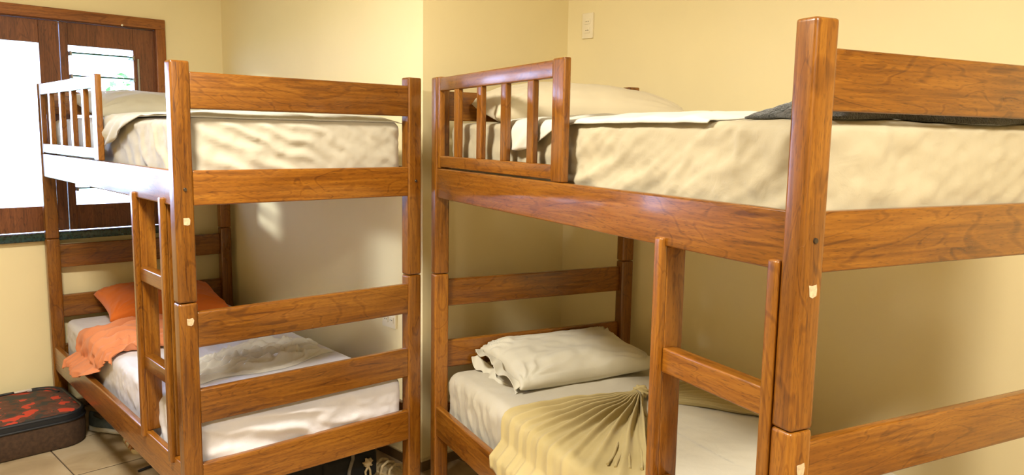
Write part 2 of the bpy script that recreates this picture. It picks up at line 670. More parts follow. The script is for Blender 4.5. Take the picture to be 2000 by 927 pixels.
def tree(name, a, b, h, cr, label, seed):
    rs = np.random.RandomState(seed)
    t = empty(name, ROOM @ Matrix.Translation((a, b, -.17)))
    tag(t, label, 'tree')
    tube('trunk', [(0, 0, 0), (.04, .02, h * .4), (0, .05, h * .75)], .07, M_BARK, t)
    n = 2600
    d = rs.normal(size=(n, 3))
    d /= np.linalg.norm(d, axis=1)[:, None]
    c = d * (rs.rand(n, 1) ** .4) * np.array([cr, cr, cr * .9]) * (1 + .25 * np.sin(d[:, :1] * 7 + d[:, 2:] * 5)) + np.array([0, 0, h * .8])
    V, F = [], []
    for i in range(n):
        u = rs.normal(size=3)
        u /= np.linalg.norm(u)
        v = np.cross(u, rs.normal(size=3))
        v /= np.linalg.norm(v)
        s = rs.uniform(.05, .10)
        V += [c[i] - u * s, c[i] + v * s * .45, c[i] + u * s, c[i] - v * s * .45]
        F.append((4 * i, 4 * i + 1, 4 * i + 2, 4 * i + 3))
    me = bpy.data.meshes.new('foliage')
    me.from_pydata([tuple(x) for x in V], [], F)
    f = link('foliage', me, M_LEAF, t)
    f['kind'] = 'stuff'


tree('garden_tree', 5.6, 13.2, 2.5, 1.15, 'bright green leafy tree outside, seen through the slatted window opening', 3)

# ------------------------------------------------------------------ ceiling lamps, out of frame; rear one added to light the right bunk's foot
bm = bmesh.new()
bmesh.ops.create_cone(bm, cap_ends=True, segments=40, radius1=.24, radius2=.22, depth=.03)
lbase_me = bm_mesh(bm, 'lamp_base', False)
lbase_me.materials.append(M_PLAST)
bm = bmesh.new()
bmesh.ops.create_uvsphere(bm, u_segments=32, v_segments=12, radius=.21)
bmesh.ops.scale(bm, vec=(1, 1, .3), verts=bm.verts)
bmesh.ops.delete(bm, geom=[v for v in bm.verts if v.co.z > .001], context='VERTS')
lcover_me = bm_mesh(bm, 'lamp_cover', True)
lcover_me.materials.append(M_OPAL)
for (la, lb), watt, lab in (((.35, 1.9), LAMP_W[0], 'round ceiling lamp nearer the window, above and before the left bunk'),
                            ((.85, -.6), LAMP_W[1], 'added round ceiling lamp behind the camera, lighting the foot of the right bunk')):
    lamp = empty('ceiling_lamp', ROOM @ Matrix.Translation((la, lb, HC)))
    tag(lamp, lab, 'lamp', 'round ceiling lamps')
    link('lamp_base', lbase_me, None, lamp, Matrix.Translation((0, 0, -.016)))
    link('lamp_cover', lcover_me, None, lamp, Matrix.Translation((0, 0, -.032)))
    ld = bpy.data.lights.new('lamp_light', 'AREA')
    ld.shape = 'DISK'
    ld.size = .5
    ld.energy = watt
    ld.color = LAMP_COLOR
    lo = bpy.data.objects.new('lamp_light', ld)
    COL.objects.link(lo)
    lo.parent = lamp
    lo.location = (0, 0, -.11)

# ------------------------------------------------------------------ bunk beds
BEDS = {
    1: dict(x=-1.0819, y=2.4985, t=41.64, W=.9582, L=2.0, J=.9336, H=1.7161, T0=1.5653, T1=1.6833, U0=1.2529, U1=1.368, A0=.778, A1=.8987,
            B0=.5141, B1=.6323, C0=.2465, C1=.3708, gL=.9037, l1=.4313, l2=.1236, R1=(.946, .9976), R2=(.6147, .6668)),
    2: dict(x=.5509, y=1.472, t=27.0, W=.9916, L=1.9542, J=.9269, H=1.7239, T0=1.5531, T1=1.6703, U0=1.2417, U1=1.3618, A0=.7853, A1=.8992,
            B0=.5208, B1=.6368, C0=.2395, C1=.363, gL=.9147, l1=.4204, l2=.053, R1=(.9321, .9935), R2=(.6147, .6668)),
}
PW, PD = .0615, .0513
RT = .026
BM = {}


def make_bunk(n, label):
    q = BEDS[n]
    W, L, J, H = q['W'], q['L'], q['J'], q['H']
    Mb = Matrix.Translation((q['x'], q['y'], 0)) @ Matrix.Rotation(R(q['t']), 4, 'Z')
    BM[n] = Mb
    b = empty('bunk_bed', Mb)
    tag(b, label, 'bunk bed', 'wooden bunk beds')
    posts = {}
    for px in (PW / 2, W - PW / 2):
        for py in (PD / 2, L - PD / 2):
            lp = board('lower_post', b, (px, py, (J - .001) / 2), (PW, PD, J - .001), 'z', bev=.008)
            upn = board('upper_post', b, (px, py, (J + .001 + H) / 2), (PW, PD, H - J - .001), 'z', bev=.008)
            if py < 1:
                posts[px < .5] = (lp, upn)
    mx = W / 2
    for y in (.004 + RT / 2, L - .004 - RT / 2):
        foot = y < 1
        nm = 'foot_rail' if foot else 'head_rail'
        for z in ('T', 'U', 'A', 'B', 'C'):
            z0, z1 = q[z + '0'], q[z + '1']
            board(nm, b, (mx, y, (z0 + z1) / 2), (W - 2 * PW + .004, RT, z1 - z0), 'x', bev=.006)
    for x in (.006 + RT / 2, W - .006 - RT / 2):
        for z in ('U', 'C'):
            z0, z1 = q[z + '0'], q[z + '1']
            board('side_rail', b, (x, L / 2, (z0 + z1) / 2), (RT, L - 2 * PD + .004, z1 - z0), 'y', bev=.005)
            # cleat that carries the slats
            xi = x + (RT / 2 + .0095) * (1 if x < mx else -1)
            board('cleat', b, (xi, L / 2, z0 + .03), (.018, L - 2 * PD, .03), 'y', bev=.003)
    for z in ('U', 'C'):
        for i in range(11):
            y = .12 + (L - .24) * i / 10
            board('bed_slat', b, (mx, y, q[z + '0'] + .053), (W - .072, .07, .015), 'x', bev=.003)
    # guard at the head end of the outer side
    gx, gT = .006 + RT / 2, .024
    y0, y1 = q['gL'], L - PD
    zb, zt = q['U1'] + .001, H
    board('guard_stile', b, (gx, y0 + .034, (zb + zt) / 2), (gT, .068, zt - zb), 'z', bev=.005)
    board('guard_stile', b, (gx, y1 - .013, (zb + zt) / 2), (gT, .024, zt - zb), 'z', bev=.004)
    board('guard_top_rail', b, (gx, (y0 + .067 + y1 - .024) / 2, zt - .030), (gT - .001, y1 - y0 - .090, .052), 'y', bev=.004)
    board('guard_bottom_rail', b, (gx, (y0 + .067 + y1 - .024) / 2, zb + .028), (gT - .001, y1 - y0 - .090, .044), 'y', bev=.004)
    f = (y1 - y0)
    for yc in ((y0 + .20 * f), (y0 + .392 * f), (y0 + .59 * f), (y0 + .80 * f)):
        board('guard_slat', b, (gx, yc + .01, (zb + .049 + zt - .055) / 2), (gT - .003, .040, zt - zb - .103), 'z', bev=.004)
    # ladder hooked on the two side rails
    ls = .028
    zu, zc = q['U0'], q['C1']
    for yl in (q['l1'], q['l2']):
        hz = zu - zc
        bm = bmesh.new()                      # mesh X = up, Y = along the bed, Z = outwards (parent -X)
        box_bm(bm, (0, 0, -.038), (hz - .002, ls - .001, .056), .004, 2)
        box_bm(bm, (0, 0, .0), (hz + .042, ls, .022), .0065, 3)
        me = bm_mesh(bm, 'ladder_stile', True)
        me.set_sharp_from_angle(angle=R(60))
        link('ladder_stile', me, M_WOOD, b, Matrix.Translation((.0045, yl + ls / 2, (zu + zc) / 2)) @ Matrix.Rotation(R(-90), 4, 'Y'))
    for z0, z1 in (q['R1'], q['R2']):
        board('ladder_rung', b, (.030, (q['l1'] + q['l2'] + ls) / 2, (z0 + z1) / 2), (.040, q['l1'] - q['l2'] - ls + .002, z1 - z0), 'y', bev=.005)
    # bolts sunk in the foot posts
    for (x, z) in ((PW / 2 + .003, 1.307), (W - PW / 2 + .004, 1.312)):
        bm = bmesh.new()
        bmesh.ops.create_cone(bm, cap_ends=True, segments=16, radius1=.0062, radius2=.0048, depth=.004)
        me = bm_mesh(bm, 'bolt')
        po = posts[x < .5][1]
        link('bolt', me, M_BOLT, po, po.matrix_basis.inverted() @ Matrix.Translation((x, -.0015, z)) @ Matrix.Rotation(R(90), 4, 'X'))
    rs = random.Random(n)
    for z in ((1.204, .871) if n == 1 else (1.209, .847)):
        bm = bmesh.new()
        pts = [(-.009, -.012), (.002, -.013), (.010, -.011), (.011, .004), (.009, .012), (-.002, .011), (-.011, .012), (-.010, 0)]
        vs = [bm.verts.new((x + rs.uniform(-.0015, .0015), 0, y + rs.uniform(-.0015, .0015))) for x, y in pts]
        fc = bm.faces.new(vs)
        g = bmesh.ops.extrude_face_region(bm, geom=[fc])
        bmesh.ops.translate(bm, vec=(0, -.0006, 0), verts=[v for v in g['geom'] if isinstance(v, bmesh.types.BMVert)])
        po = posts[True][1 if z > J else 0]
        o = link('paper_sticker', bm_mesh(bm, 'paper_sticker'), M_PAPER, po, po.matrix_basis.inverted() @ Matrix.Translation((.035, -.0004, z)))
        o['label'] = 'torn pale paper sticker'
    return b


make_bunk(1, 'wooden bunk bed with ladder standing by the window on the left')
make_bunk(2, 'nearer wooden bunk bed with ladder filling the right half of the view')


# ------------------------------------------------------------------ mattresses
TOPS = {}


def top_z(key, x, y):
    x0, x1, y0, y1, z1, crown, fall, top = TOPS[key]
    d = np.minimum(np.minimum(x - x0, x1 - x), np.minimum(y - y0, y1 - y))
    return z1 + crown * (1 - np.exp(-np.clip(d, 0, None) / fall)) + top(x, y) * sm(d, 0, .05)


def slab(name, m, mw, key, x0, x1, y0, y1, z0, z1, side, top=None, r=.035, crown=.012, fall=.12, nside=(120, 250), rc=.05):
    """mattress under its fitted sheet: perimeter rings; side(face, s, h) pushes outward, top(x, y) lifts.
    face 0 = foot (s = x), 1 = right (s = y), 2 = head (s = x), 3 = left (s = y)"""
    W, L, H = x1 - x0, y1 - y0, z1 - z0
    TOPS[key] = (x0, x1, y0, y1, z1, crown, fall, top)
    prof = [(.02, 0.0), (.004, .004)]
    for h in np.linspace(.012, H - r, 20):
        prof.append((0, h))
    for a in np.linspace(0, math.pi / 2, 8)[1:]:
        prof.append((r - r * math.cos(a), H - r + r * math.sin(a)))
    for d in np.linspace(0, 1, 34)[1:]:
        prof.append((r + (W / 2 - .004 - r) * d ** 1.15, H))
    nx, ny = nside
    ncorn = 10
    rings = []
    for d, h in prof:
        cr = max(rc - d, .004)
        X0, X1, Y0, Y1 = x0 + d, x1 - d, y0 + d, y1 - d
        pts, nor, fac, ss = [], [], [], []
        corners = [((X1 - cr, Y0 + cr), -90, 0, 1), ((X1 - cr, Y1 - cr), 0, 1, 2), ((X0 + cr, Y1 - cr), 90, 2, 3), ((X0 + cr, Y0 + cr), 180, 3, 0)]
        starts = [((X0 + cr, Y0), (X1 - cr, Y0), nx, (0, -1), 0), ((X1, Y0 + cr), (X1, Y1 - cr), ny, (1, 0), 1),
                  ((X1 - cr, Y1), (X0 + cr, Y1), nx, (0, 1), 2), ((X0, Y1 - cr), (X0, Y0 + cr), ny, (-1, 0), 3)]
        for (p, q, n, no, f), (cc, a0, f0, f1) in zip(starts, corners):
            for t in np.linspace(0, 1, n, endpoint=False):
                pts.append((p[0] + (q[0] - p[0]) * t, p[1] + (q[1] - p[1]) * t))
                nor.append(no)
                fac.append(f)
            for i in range(ncorn):
                a = R(a0 + 90 * i / ncorn)
                pts.append((cc[0] + cr * math.cos(a), cc[1] + cr * math.sin(a)))
                nor.append((math.cos(a), math.sin(a)))
                fac.append(f0 if i < ncorn / 2 else f1)
        pts, nor, fac = np.array(pts), np.array(nor), np.array(fac)
        wside = 1.0 if d <= 0.02 and h < H - r + .001 else max(0.0, 1 - (h - (H - r)) / r) if d <= r + 1e-6 else 0.0
        wtop = 1 - wside
        wside = wside if h > .004 else 0
        z = np.full(len(pts), z0 + h)
        xy = pts.copy()
        if wside > 0:
            for f in range(4):
                mk = fac == f
                s = pts[mk][:, 0] if f in (0, 2) else pts[mk][:, 1]
                o_ = side(f, s, h) * wside * min(1, h / .02)
                xy[mk] += nor[mk] * o_[:, None]
        if d >= 0 and h > H - r:
            z = z + (top_z(key, pts[:, 0], pts[:, 1]) - z1) * wtop
        rings.append(np.column_stack([xy, z]))
    P = np.array(rings)
    me = grid_mesh(name, P.transpose(1, 0, 2), closed_u=True)
    bm = bmesh.new()
    bm.from_mesh(me)
    bmesh.ops.holes_fill(bm, edges=[e for e in bm.edges if e.is_boundary])
    bmesh.ops.recalc_face_normals(bm, faces=bm.faces)
    bm.to_mesh(me)
    bm.free()
    for p in me.polygons:
        p.use_smooth = True
    return link(name, me, m, None, mw)


def side_folds(specs, seed, base=.003):
    """specs: face -> list of (shear, freq, amp, sharp, centre, width)"""
    def f(face, s, h):
        o = fbm(s * 9, np.full_like(s, h * 14 + face * 5.1), seed) * base + fbm(s * 30, np.full_like(s, h * 40 + face * 3), seed + 5, 2) * base * .35
        for (sh, fr, am, sp, c, wd) in specs.get(face, []):
            ph = s * fr + h * sh * fr + .8 * vnoise(s * 3.2, np.full_like(s, h * 5), seed + 11) + .25 * vnoise(s * 11, np.full_like(s, h * 18), seed + 12)
            env = np.exp(-((s - c) / wd) ** 2) * (.55 + .45 * vnoise(s * 5 + 3, np.full_like(s, h * 6), seed + 2))
            o = o + am * 1.5 * ridge(ph, sp * 1.2) * env
        return o
    return f


def top_noise(seed, a=.003, dirs=None):
    def f(x, y):
        o = fbm(x * 5, y * 5, seed) * a + fbm(x * 18, y * 18, seed + 4, 2) * a * .4
        if dirs:
            for (ux, uy, fr, am) in dirs:
                o = o + am * ridge((x * ux + y * uy) * fr + vnoise(x * 4, y * 4, seed + 9), 2.5)
        return o
    return f


for n in (1, 2):
    q = BEDS[n]
    W, L = q['W'], q['L']
    x0, x1, y0, y1 = .064, W - .064, .034, L - .034
    if n == 1:
        o = slab('mattress', M_SHEETW, BM[1], '1u', x0, x1, y0, y1, q['U0'] + .0605, 1.535,
                 side_folds({0: [(2.0, 6.5, .010, 1.3, .35, .45), (1.6, 13, .003, 1.3, .6, .4)], 3: [(-1.3, 6, .010, 1.8, .5, .5), (-.7, 15, .003, 1.5, .4, .4)]}, 3), top_noise(2), r=.020, crown=.020, fall=.09)
        tag(o, 'mattress in a white fitted sheet on the upper berth of the left bunk bed', 'mattress', 'mattresses on the bunk berths')
        o = slab('mattress', M_SHEETL, BM[1], '1l', x0, x1, y0, y1, q['C0'] + .0605, .502,
                 side_folds({0: [(6.0, 2.3, .012, 1.4, .4, .5), (3.0, 5, .004, 1.2, .7, .3)], 3: [(-.6, 9, .010, 1.6, .35, .5), (-.3, 22, .004, 1.5, .6, .5)]}, 8),
                 top_noise(5, .004), r=.03)
        tag(o, 'mattress in a white sheet tinted with cool window light on the lower berth of the left bunk bed', 'mattress', 'mattresses on the bunk berths')
    else:
        o = slab('mattress', M_SHEETC, BM[2], '2u', x0, x1, y0, y1, q['U0'] + .0605, 1.535,
                 side_folds({0: [(.8, 4, .007, 2.0, .2, .2), (-2, 12, .004, 2.2, .75, .3)], 3: [(1.0, 8, .013, 1.8, .25, .26), (2.1, 4.5, .011, 1.5, .8, .35), (1.6, 18, .003, 1.5, .5, .6)]}, 13, .006), top_noise(12), r=.020, crown=.020, fall=.09)
        tag(o, 'mattress in a cream fitted sheet on the upper berth of the right bunk bed', 'mattress', 'mattresses on the bunk berths')
        o = slab('mattress', M_SHEETW, BM[2], '2l', x0, x1, y0, y1, q['C0'] + .0605, .505,
                 side_folds({3: [(-.5, 14, .006, 1.6, 1.65, .35), (-.35, 34, .003, 1.4, 1.7, .4)], 0: [(2, 5, .006, 1.5, .5, .4)]}, 18),
                 top_noise(15, .003), r=.04)
        tag(o, 'mattress in a pale white sheet on the lower berth of the right bunk bed', 'mattress', 'mattresses on the bunk berths')


# ------------------------------------------------------------------ pillows
def pillow(name, m, mw, w, d, t, seed, wrk=.006, flat=.45, pinch=.07, nu=90, nv=64, power=.40, corner_folds=.008):
    u = np.linspace(-1, 1, nu)
    v = np.linspace(-1, 1, nv)
    U, V = np.meshgrid(u, v, indexing='ij')
    X = w / 2 * U * (1 - pinch * (1 - V ** 2) * np.abs(U) ** 3)
    Y = d / 2 * V * (1 - pinch * (1 - U ** 2) * np.abs(V) ** 3)
    prof = np.clip((1 - np.abs(U) ** 2.4) * (1 - np.abs(V) ** 2.4), 0, 1) ** power
    rad = np.maximum(np.abs(U), np.abs(V))
    n = fbm(U * 2.2, V * 2.2, seed) * wrk * prof
    ang = np.arctan2(np.abs(V) - .95, np.abs(U) - .95)
    cd = np.exp(-(((np.abs(U) - .95) ** 2 + (np.abs(V) - .95) ** 2) / .28))
    n = n + corner_folds * cd * ridge(ang * 2.2 + vnoise(U * 3, V * 3, seed + 3) * .6, 2) * np.clip(prof * 3, 0, 1)
    top = t * .62 * prof + n
    bot = -t * .38 * prof * flat / .45 + n * .3
    P1 = np.stack([X, Y, top], -1)
    P2 = np.stack([X, Y, np.minimum(bot, top - 1e-4)], -1)
    me1 = grid_mesh(name, P1)
    me2 = grid_mesh('x', P2)
    bm = bmesh.new()
    bm.from_mesh(me1)
    bm2 = bmesh.new()
    bm2.from_mesh(me2)
    bmesh.ops.reverse_faces(bm2, faces=bm2.faces)
    bm2.to_mesh(me2)
    bm2.free()
    bm.from_mesh(me2)
    bmesh.ops.remove_doubles(bm, verts=bm.verts, dist=.0003)
    bmesh.ops.recalc_face_normals(bm, faces=bm.faces)
    me = bm_mesh(bm, name, True)
    bpy.data.meshes.remove(me1)
    bpy.data.meshes.remove(me2)
    return link(name, me, m, None, mw)


def pose(n, x, y, z, rx=0, ry=0, rz=0):
    return BM[n] @ Matrix.Translation((x, y, z)) @ Euler((R(rx), R(ry), R(rz))).to_matrix().to_4x4()


p = pillow('pillow', M_ORANGE, pose(1, .49, 1.735, .578, 10, 2, -3), .60, .40, .155, 3, corner_folds=.012)
tag(p, 'orange pillow at the head of the lower berth beside the window', 'pillow', 'pillows on the bunks')
p = pillow('pillow', M_PILW, pose(1, .45, 1.79, 1.605, 12, 0, 4), .60, .40, .13, 6)
tag(p, 'white pillow on the upper berth of the left bunk behind the little guard rail', 'pillow', 'pillows on the bunks')
p = pillow('pillow', M_PILC, pose(2, .485, 1.60, 1.592, 8, 0, -12), .78, .44, .18, 9, pinch=.06)
tag(p, 'big cream pillow on the upper berth of the right bunk bed', 'pillow', 'pillows on the bunks')
p = pillow('pillow', M_PILW, pose(2, .52, 1.70, .568, 7, -2, -2), .64, .42, .135, 12, corner_folds=.016, wrk=.010)
tag(p, 'white pillow in an open-ended case on the lower berth of the right bunk bed', 'pillow', 'pillows on the bunks')
# open end of its case: a loose lip beyond the pillow's left edge
nu, nv = 16, 80
tt = np.linspace(0, 1, nu)[:, None]
sv = np.linspace(-1, 1, nv)[None, :]
for sgn, nm in ((1, 'case_lip'), (-1, 'case_lip')):
    X = -.315 - .045 * tt * (1 - .3 * sv ** 2) + .012 * np.sin(sv * 6 + sgn)
    Yy = sv * .195 + 0 * tt
    Z = sgn * (.022 * (1 - sv ** 4) * (1 + .4 * tt) + .002) + .007 * np.sin(sv * 13 + tt * 3 + sgn * 2) * (tt + .3) + .006 * sgn
    P = np.stack([X + 0 * sv, Yy, Z - .004 - (.018 if sgn < 0 else 0) * tt], -1)
    o = link(nm, grid_mesh(nm, P), M_PILW, p)
    add_solid(o, .002, 0)


# ------------------------------------------------------------------ loose cloths
def hang(x, zt, xe, segs):
    """x to the right of xe lies on top at zt; what goes past the edge follows segs [(x, z)...] by length"""
    pts = [(xe, float(np.min(zt)))] + segs
    X = np.array(x, float).copy()
    Z = np.full_like(X, zt) if np.isscalar(zt) else np.array(zt, float).copy()
    over = np.clip(xe - X, 0, None)
    m = over > 0
    rem = over.copy()
    cx, cz = np.full_like(X, xe), Z.copy()
    for (a, b), (c, d) in zip(pts[:-1], pts[1:]):
        ln = math.hypot(c - a, d - b)
        k = np.clip(rem / ln, 0, 1)
        cx = np.where(m, cx + (c - a) * k, cx)
        cz = np.where(m, cz + (d - b) * k, cz)
        rem = np.clip(rem - ln, 0, None)
    cz = np.where(m, cz - rem, cz)
    return np.where(m, cx, X), cz


# peach sheet on the lower left berth, bunched towards the right, one corner hanging over the rail
nu, nv = 150, 130
s = np.linspace(0, 1, nu)[:, None]
t = np.linspace(0, 1, nv)[None, :]
yl = 1.60 - .56 * t + .03 * np.sin(t * 7)
yr = 1.52 - .50 * t ** 1.0
xl = -.135 + .155 * sm(t, .25, .95) + .02 * np.sin(t * 9)
xr = .56 - .20 * t
k_ = s ** 1.0
x = xl * (1 - k_) + xr * k_
y = yl * (1 - k_) + yr * k_ + .012 * np.sin(s * 9 + t * 5)
fold = ridge(t * 5.5 - s * 1.1 + .55 * vnoise(s * 3 + 0 * t, t * 4 + 0 * s, 3), 1.6)
fold2 = ridge(t * 10 + s * 2.3 + .8 * vnoise(s * 5 + 0 * t, t * 6 + 0 * s, 5), 2.0)
amp = .012 + .028 * sm(s, .05, .6)
hgt = fold * amp + fold2 * .012 + .008 * fbm(s * 5 + 0 * t, t * 5 + 0 * s, 9) + .008
hx, hz = hang(x, top_z('1l', np.clip(x, .075, None), y) + .002, .075, [(.055, .500), (.050, .42), (-.006, .385), (-.012, .33)])
edge = sm(.075 - x, 0, .05)
hx = hx - hgt * edge * .8
hz = hz + hgt * (1 - edge)
o = link('loose_sheet', grid_mesh('loose_sheet', np.stack([hx, y, hz], -1)), M_PEACH, None, BM[1])
add_solid(o, .002)
tag(o, 'crumpled peach sheet below the orange pillow, one corner hanging over the side rail', 'sheet')

# crumpled white sheet on the lower left berth
nu, nv = 190, 130
s = np.linspace(-1, 1, nu)[:, None]
t = np.linspace(-1, 1, nv)[None, :]
x = .50 + s * (.34 + .03 * np.sin(t * 4)) + 0 * t
y = .62 + t * (.17 + .04 * np.sin(s * 4 + 1)) + .06 * s
body = np.clip((1 - np.abs(s) ** 3) * (1 - t ** 4), 0, 1) ** .6
f1 = ridge(t * 2.8 + s * .7 + .55 * vnoise(s * 2.2 + 0 * t, t * 2.5 + 0 * s, 21), 3.0)
f2 = ridge(t * 5.5 - s * 1.4 + .8 * vnoise(s * 4 + 0 * t, t * 4 + 0 * s, 23), 3.2)
f3 = np.abs(fbm(s * 6 + 0 * t, t * 5 + 0 * s, 25))
z = top_z('1l', x, y) + .001 + body * (.004 + .032 * f1 + .024 * f2 * (.65 + .35 * s) + .010 * f3) + .035 * np.exp(-((s - .35) ** 2 / .02 + (t - .75) ** 2 / .06))
o = link('crumpled_sheet', grid_mesh('crumpled_sheet', np.stack([x, y, z], -1)), M_CRUMP, None, BM[1])
add_solid(o, .002)
tag(o, 'crumpled white sheet lying in folds in the middle of the lower left berth', 'sheet')


# top sheets on the upper berths, their turned-back corner falling over the side
def top_sheet(n, m, yA, yB, dfun, zt, label, seed, xin=.90, amp=.004, out=.016):
    nu, nv = 90, 220
    s = np.linspace(0, 1, nu)[:, None]
    yy = np.linspace(yA, yB, nv)[None, :]
    d = dfun(yy)
    xe = .080
    x = (xe - d) * (1 - s) + xin * s
    zz = .006 + amp * .5 * (1 + fbm(x * 6, yy * 6 + 0 * s, seed)) + amp * 1.3 * ridge(yy * 7 + s * 3 + vnoise(x * 3, yy * 3 + 0 * s, seed + 1), 2)
    zz = zz * sm(yy - yA, -.01, .10) + .001
    base = top_z('%du' % n, np.clip(x, xe, None), yy + 0 * s)
    hx, hz = hang(x, base, xe, [(.062, zt - .004), (.052, zt - .03), (.048, zt - .10)])
    edge = sm(xe - x, 0, .04)
    w = ridge(yy * 9 + x * 14 + .6 * vnoise(x * 5, yy * 5 + 0 * s, seed + 5), 1.5)
    hx = hx - edge * (out * .6 + out * w * sm(xe - x, 0, .10))
    hz = hz + (1 - edge) * zz + edge * .008
    o = link('top_sheet', grid_mesh('top_sheet', np.stack([hx, yy + 0 * s, hz], -1)), m, None, BM[n])
    add_solid(o, .003)
    tag(o, label, 'sheet')
    return o


top_sheet(1, M_TOPW, .05, .98, lambda y: .015 + .125 * sm(y, .45, .93) * (1 - .15 * sm(y, .95, .98)), 1.540,
          'white top sheet on the upper left berth, corner falling over beside the guard', 31)
top_sheet(2, M_TOPW, .34, 1.38, lambda y: .030 + .085 * sm(y, .92, 1.25) - .03 * sm(y, 1.3, 1.38), 1.540,
          'white top sheet on the upper right berth, folded over its side by the guard', 35)

# knotted khaki sheet on the lower right berth: two fans of pleats drawn together in a knot
KX, KY, KZ = .588, 1.272, .520


def fan(th0, th1, npl, edge_left, seed, rmax=None, nr=70, nt=360, amp=.026, z0=.512):
    th = np.radians(np.linspace(th0, th1, nt))[None, :]
    q_ = np.linspace(0, 1, nt)[None, :]
    rr_ = np.linspace(.03, 1, nr)[:, None]
    if edge_left:
        R_ = (KX - .070 + .20 + .02 * np.sin(q_ * 9)) / np.abs(np.cos(th))
    else:
        R_ = np.minimum((.925 - KX) / np.maximum(np.cos(th), .3), rmax + .02 * np.sin(q_ * 40))
    r = rr_ * R_
    wob = .25 * vnoise(r * 4, q_ * 6 + 0 * r, seed) * sm(r, .05, .3)
    x = KX + r * np.cos(th)
    y = KY + r * np.sin(th)
    rel = r * (th1 - th0) / 57.3
    a = amp * sm(r, 0, .10) * (1 - .75 * sm(r, .25, .6)) + .003
    h = a * ridge(q_ * npl + wob * .5, 3.5) + .08 * a * ridge(q_ * npl * 2.3 + wob * 2 + .3, 2) + .004 * fbm(x * 7, y * 7, seed + 3)
    h = h + .030 * np.exp(-(r / .06) ** 2)
    return x, y, h + top_z('2l', np.clip(x, .08, .90), y) + .003


x, y, z = fan(170, 236, 9, True, 41)
ye = KY + (y - KY) * (KX - .078) / np.maximum(KX - x, KX - .078)      # y where each pleat crosses the edge
y = np.where(x < .078, ye - .30 * (.078 - x), y)
hx, hz = hang(x, top_z('2l', np.clip(x, .08, .90), y), .078, [(.060, .500), (.045, .42), (-.010, .380), (-.014, .30)])
hh = z - top_z('2l', np.clip(x, .08, .90), y)
edge = sm(.078 - x, 0, .04)
P = np.stack([hx - edge * hh * .9 - edge * .006, y, hz + (1 - edge) * hh], -1)
fs = link('knotted_sheet', grid_mesh('knotted_sheet', P), M_KHAKI, None, BM[2])
add_solid(fs, .002)
tag(fs, 'khaki sheet gathered into a knot with fanned pleats on the lower right berth', 'sheet')
x, y, z = fan(14, -52, 8, False, 47, rmax=.62, amp=.013)
o = link('second_fan', grid_mesh('second_fan', np.stack([x, y, z], -1)), M_KHAKI, fs)
add_solid(o, .002)
# the knot
bm = bmesh.new()
bmesh.ops.create_icosphere(bm, subdivisions=4, radius=1)
for v in bm.verts:
    c = v.co.copy()
    k_ = 1 + .16 * math.sin(c.x * 5 + c.y * 9) + .12 * math.sin(c.z * 11 + c.x * 7)
    v.co = Vector((c.x * .030 * k_, c.y * .024 * k_, c.z * .024 * k_))
link('knot', bm_mesh(bm, 'knot', True), M_KHAKI, fs, Matrix.Translation((KX, KY, KZ + .022)))
# hem strands falling from the knot
for i in range(6):
    pts = []
    ofs = (i - 2.5) * .012
    for j in range(26):
        f = j / 25
        pts.append((KX - .40 * f + ofs * f * 2 + .008 * math.sin(f * 9 + i * 2), KY - .52 * f - ofs * f * 2, KZ + .022 - .028 * sm(f, 0, .2) + .006 * abs(math.sin(f * 14 + i))))
    tube('hem_strand', pts, .0045, M_KHAKI, fs)

# dark towel on the upper right berth
nu, nv = 200, 90
s = np.linspace(-1, 1, nu)[:, None]
t = np.linspace(-1, 1, nv)[None, :]
x = .455 + s * .355 + .01 * np.sin(t * 5)
y = .145 - s * .012 + t * (.090 + .02 * np.sin(s * 5)) + 0 * s
body = np.clip((1 - np.abs(s) ** 3.5) * (1 - t ** 4), 0, 1) ** .55
f1 = ridge(t * 2.4 + s * .6 + .6 * vnoise(s * 3 + 0 * t, t * 2 + 0 * s, 61), 1.4)
f2 = ridge(s * 6 + t * 2.5 + .9 * vnoise(s * 5 + 0 * t, t * 3 + 0 * s, 63), 1.8)
z = top_z('2u', x, y) + .002 + body * (.008 + .020 * f1 + .010 * f2 + .008 * np.abs(fbm(s * 9 + 0 * t, t * 5 + 0 * s, 65))) + body * .012 * np.exp(-((s + .55) / .5) ** 2) + body * .006 * (s > 0) * s
o = link('towel', grid_mesh('towel', np.stack([x, y, z], -1)), M_TOWEL, None, BM[2])
add_solid(o, .006)
tag(o, 'dark grey towel lying crumpled on the upper berth of the right bunk bed', 'towel')

# ------------------------------------------------------------------ wall plates
def plate(name, mw, w, h, holes, label):
    o = empty(name, mw)
    tag(o, label, 'socket')
    box('cover_plate', (0, 0, .005), (w, h, .010), M_PLAST, o, bev=.003)
    for (x, y) in holes:
        ot = box('outlet', (x, y, .0112), (.034, .026, .003), M_PLAST, o, bev=.001)
        for k in (-.006, .006):
            bm = bmesh.new()
            bmesh.ops.create_cone(bm, cap_ends=True, segments=10, radius1=.0022, radius2=.0022, depth=.002)
            link('pin_hole', bm_mesh(bm, 'pin_hole'), M_HOLE, ot, Matrix.Translation((k, 0, .0012)))
    return o


# local X = along the wall, Y = up, Z = out of the wall (towards -A)
basis = Matrix(((0, 0, -1, 0), (-1, 0, 0, 0), (0, 1, 0, 0), (0, 0, 0, 1)))
plate('wall_socket', ROOM @ Matrix.Translation((A_C, 2.522, 2.031)) @ basis, .068, .120, [(0, .02), (0, -.022)],
      'ivory double socket plate high on the wall near the inner corner')
plate('wall_socket', ROOM @ Matrix.Translation((A_W, 2.894, .652)) @ basis, .100, .075, [(-.02, 0), (.022, 0)],
      'ivory socket plate low on the wall behind the left bunk bed')


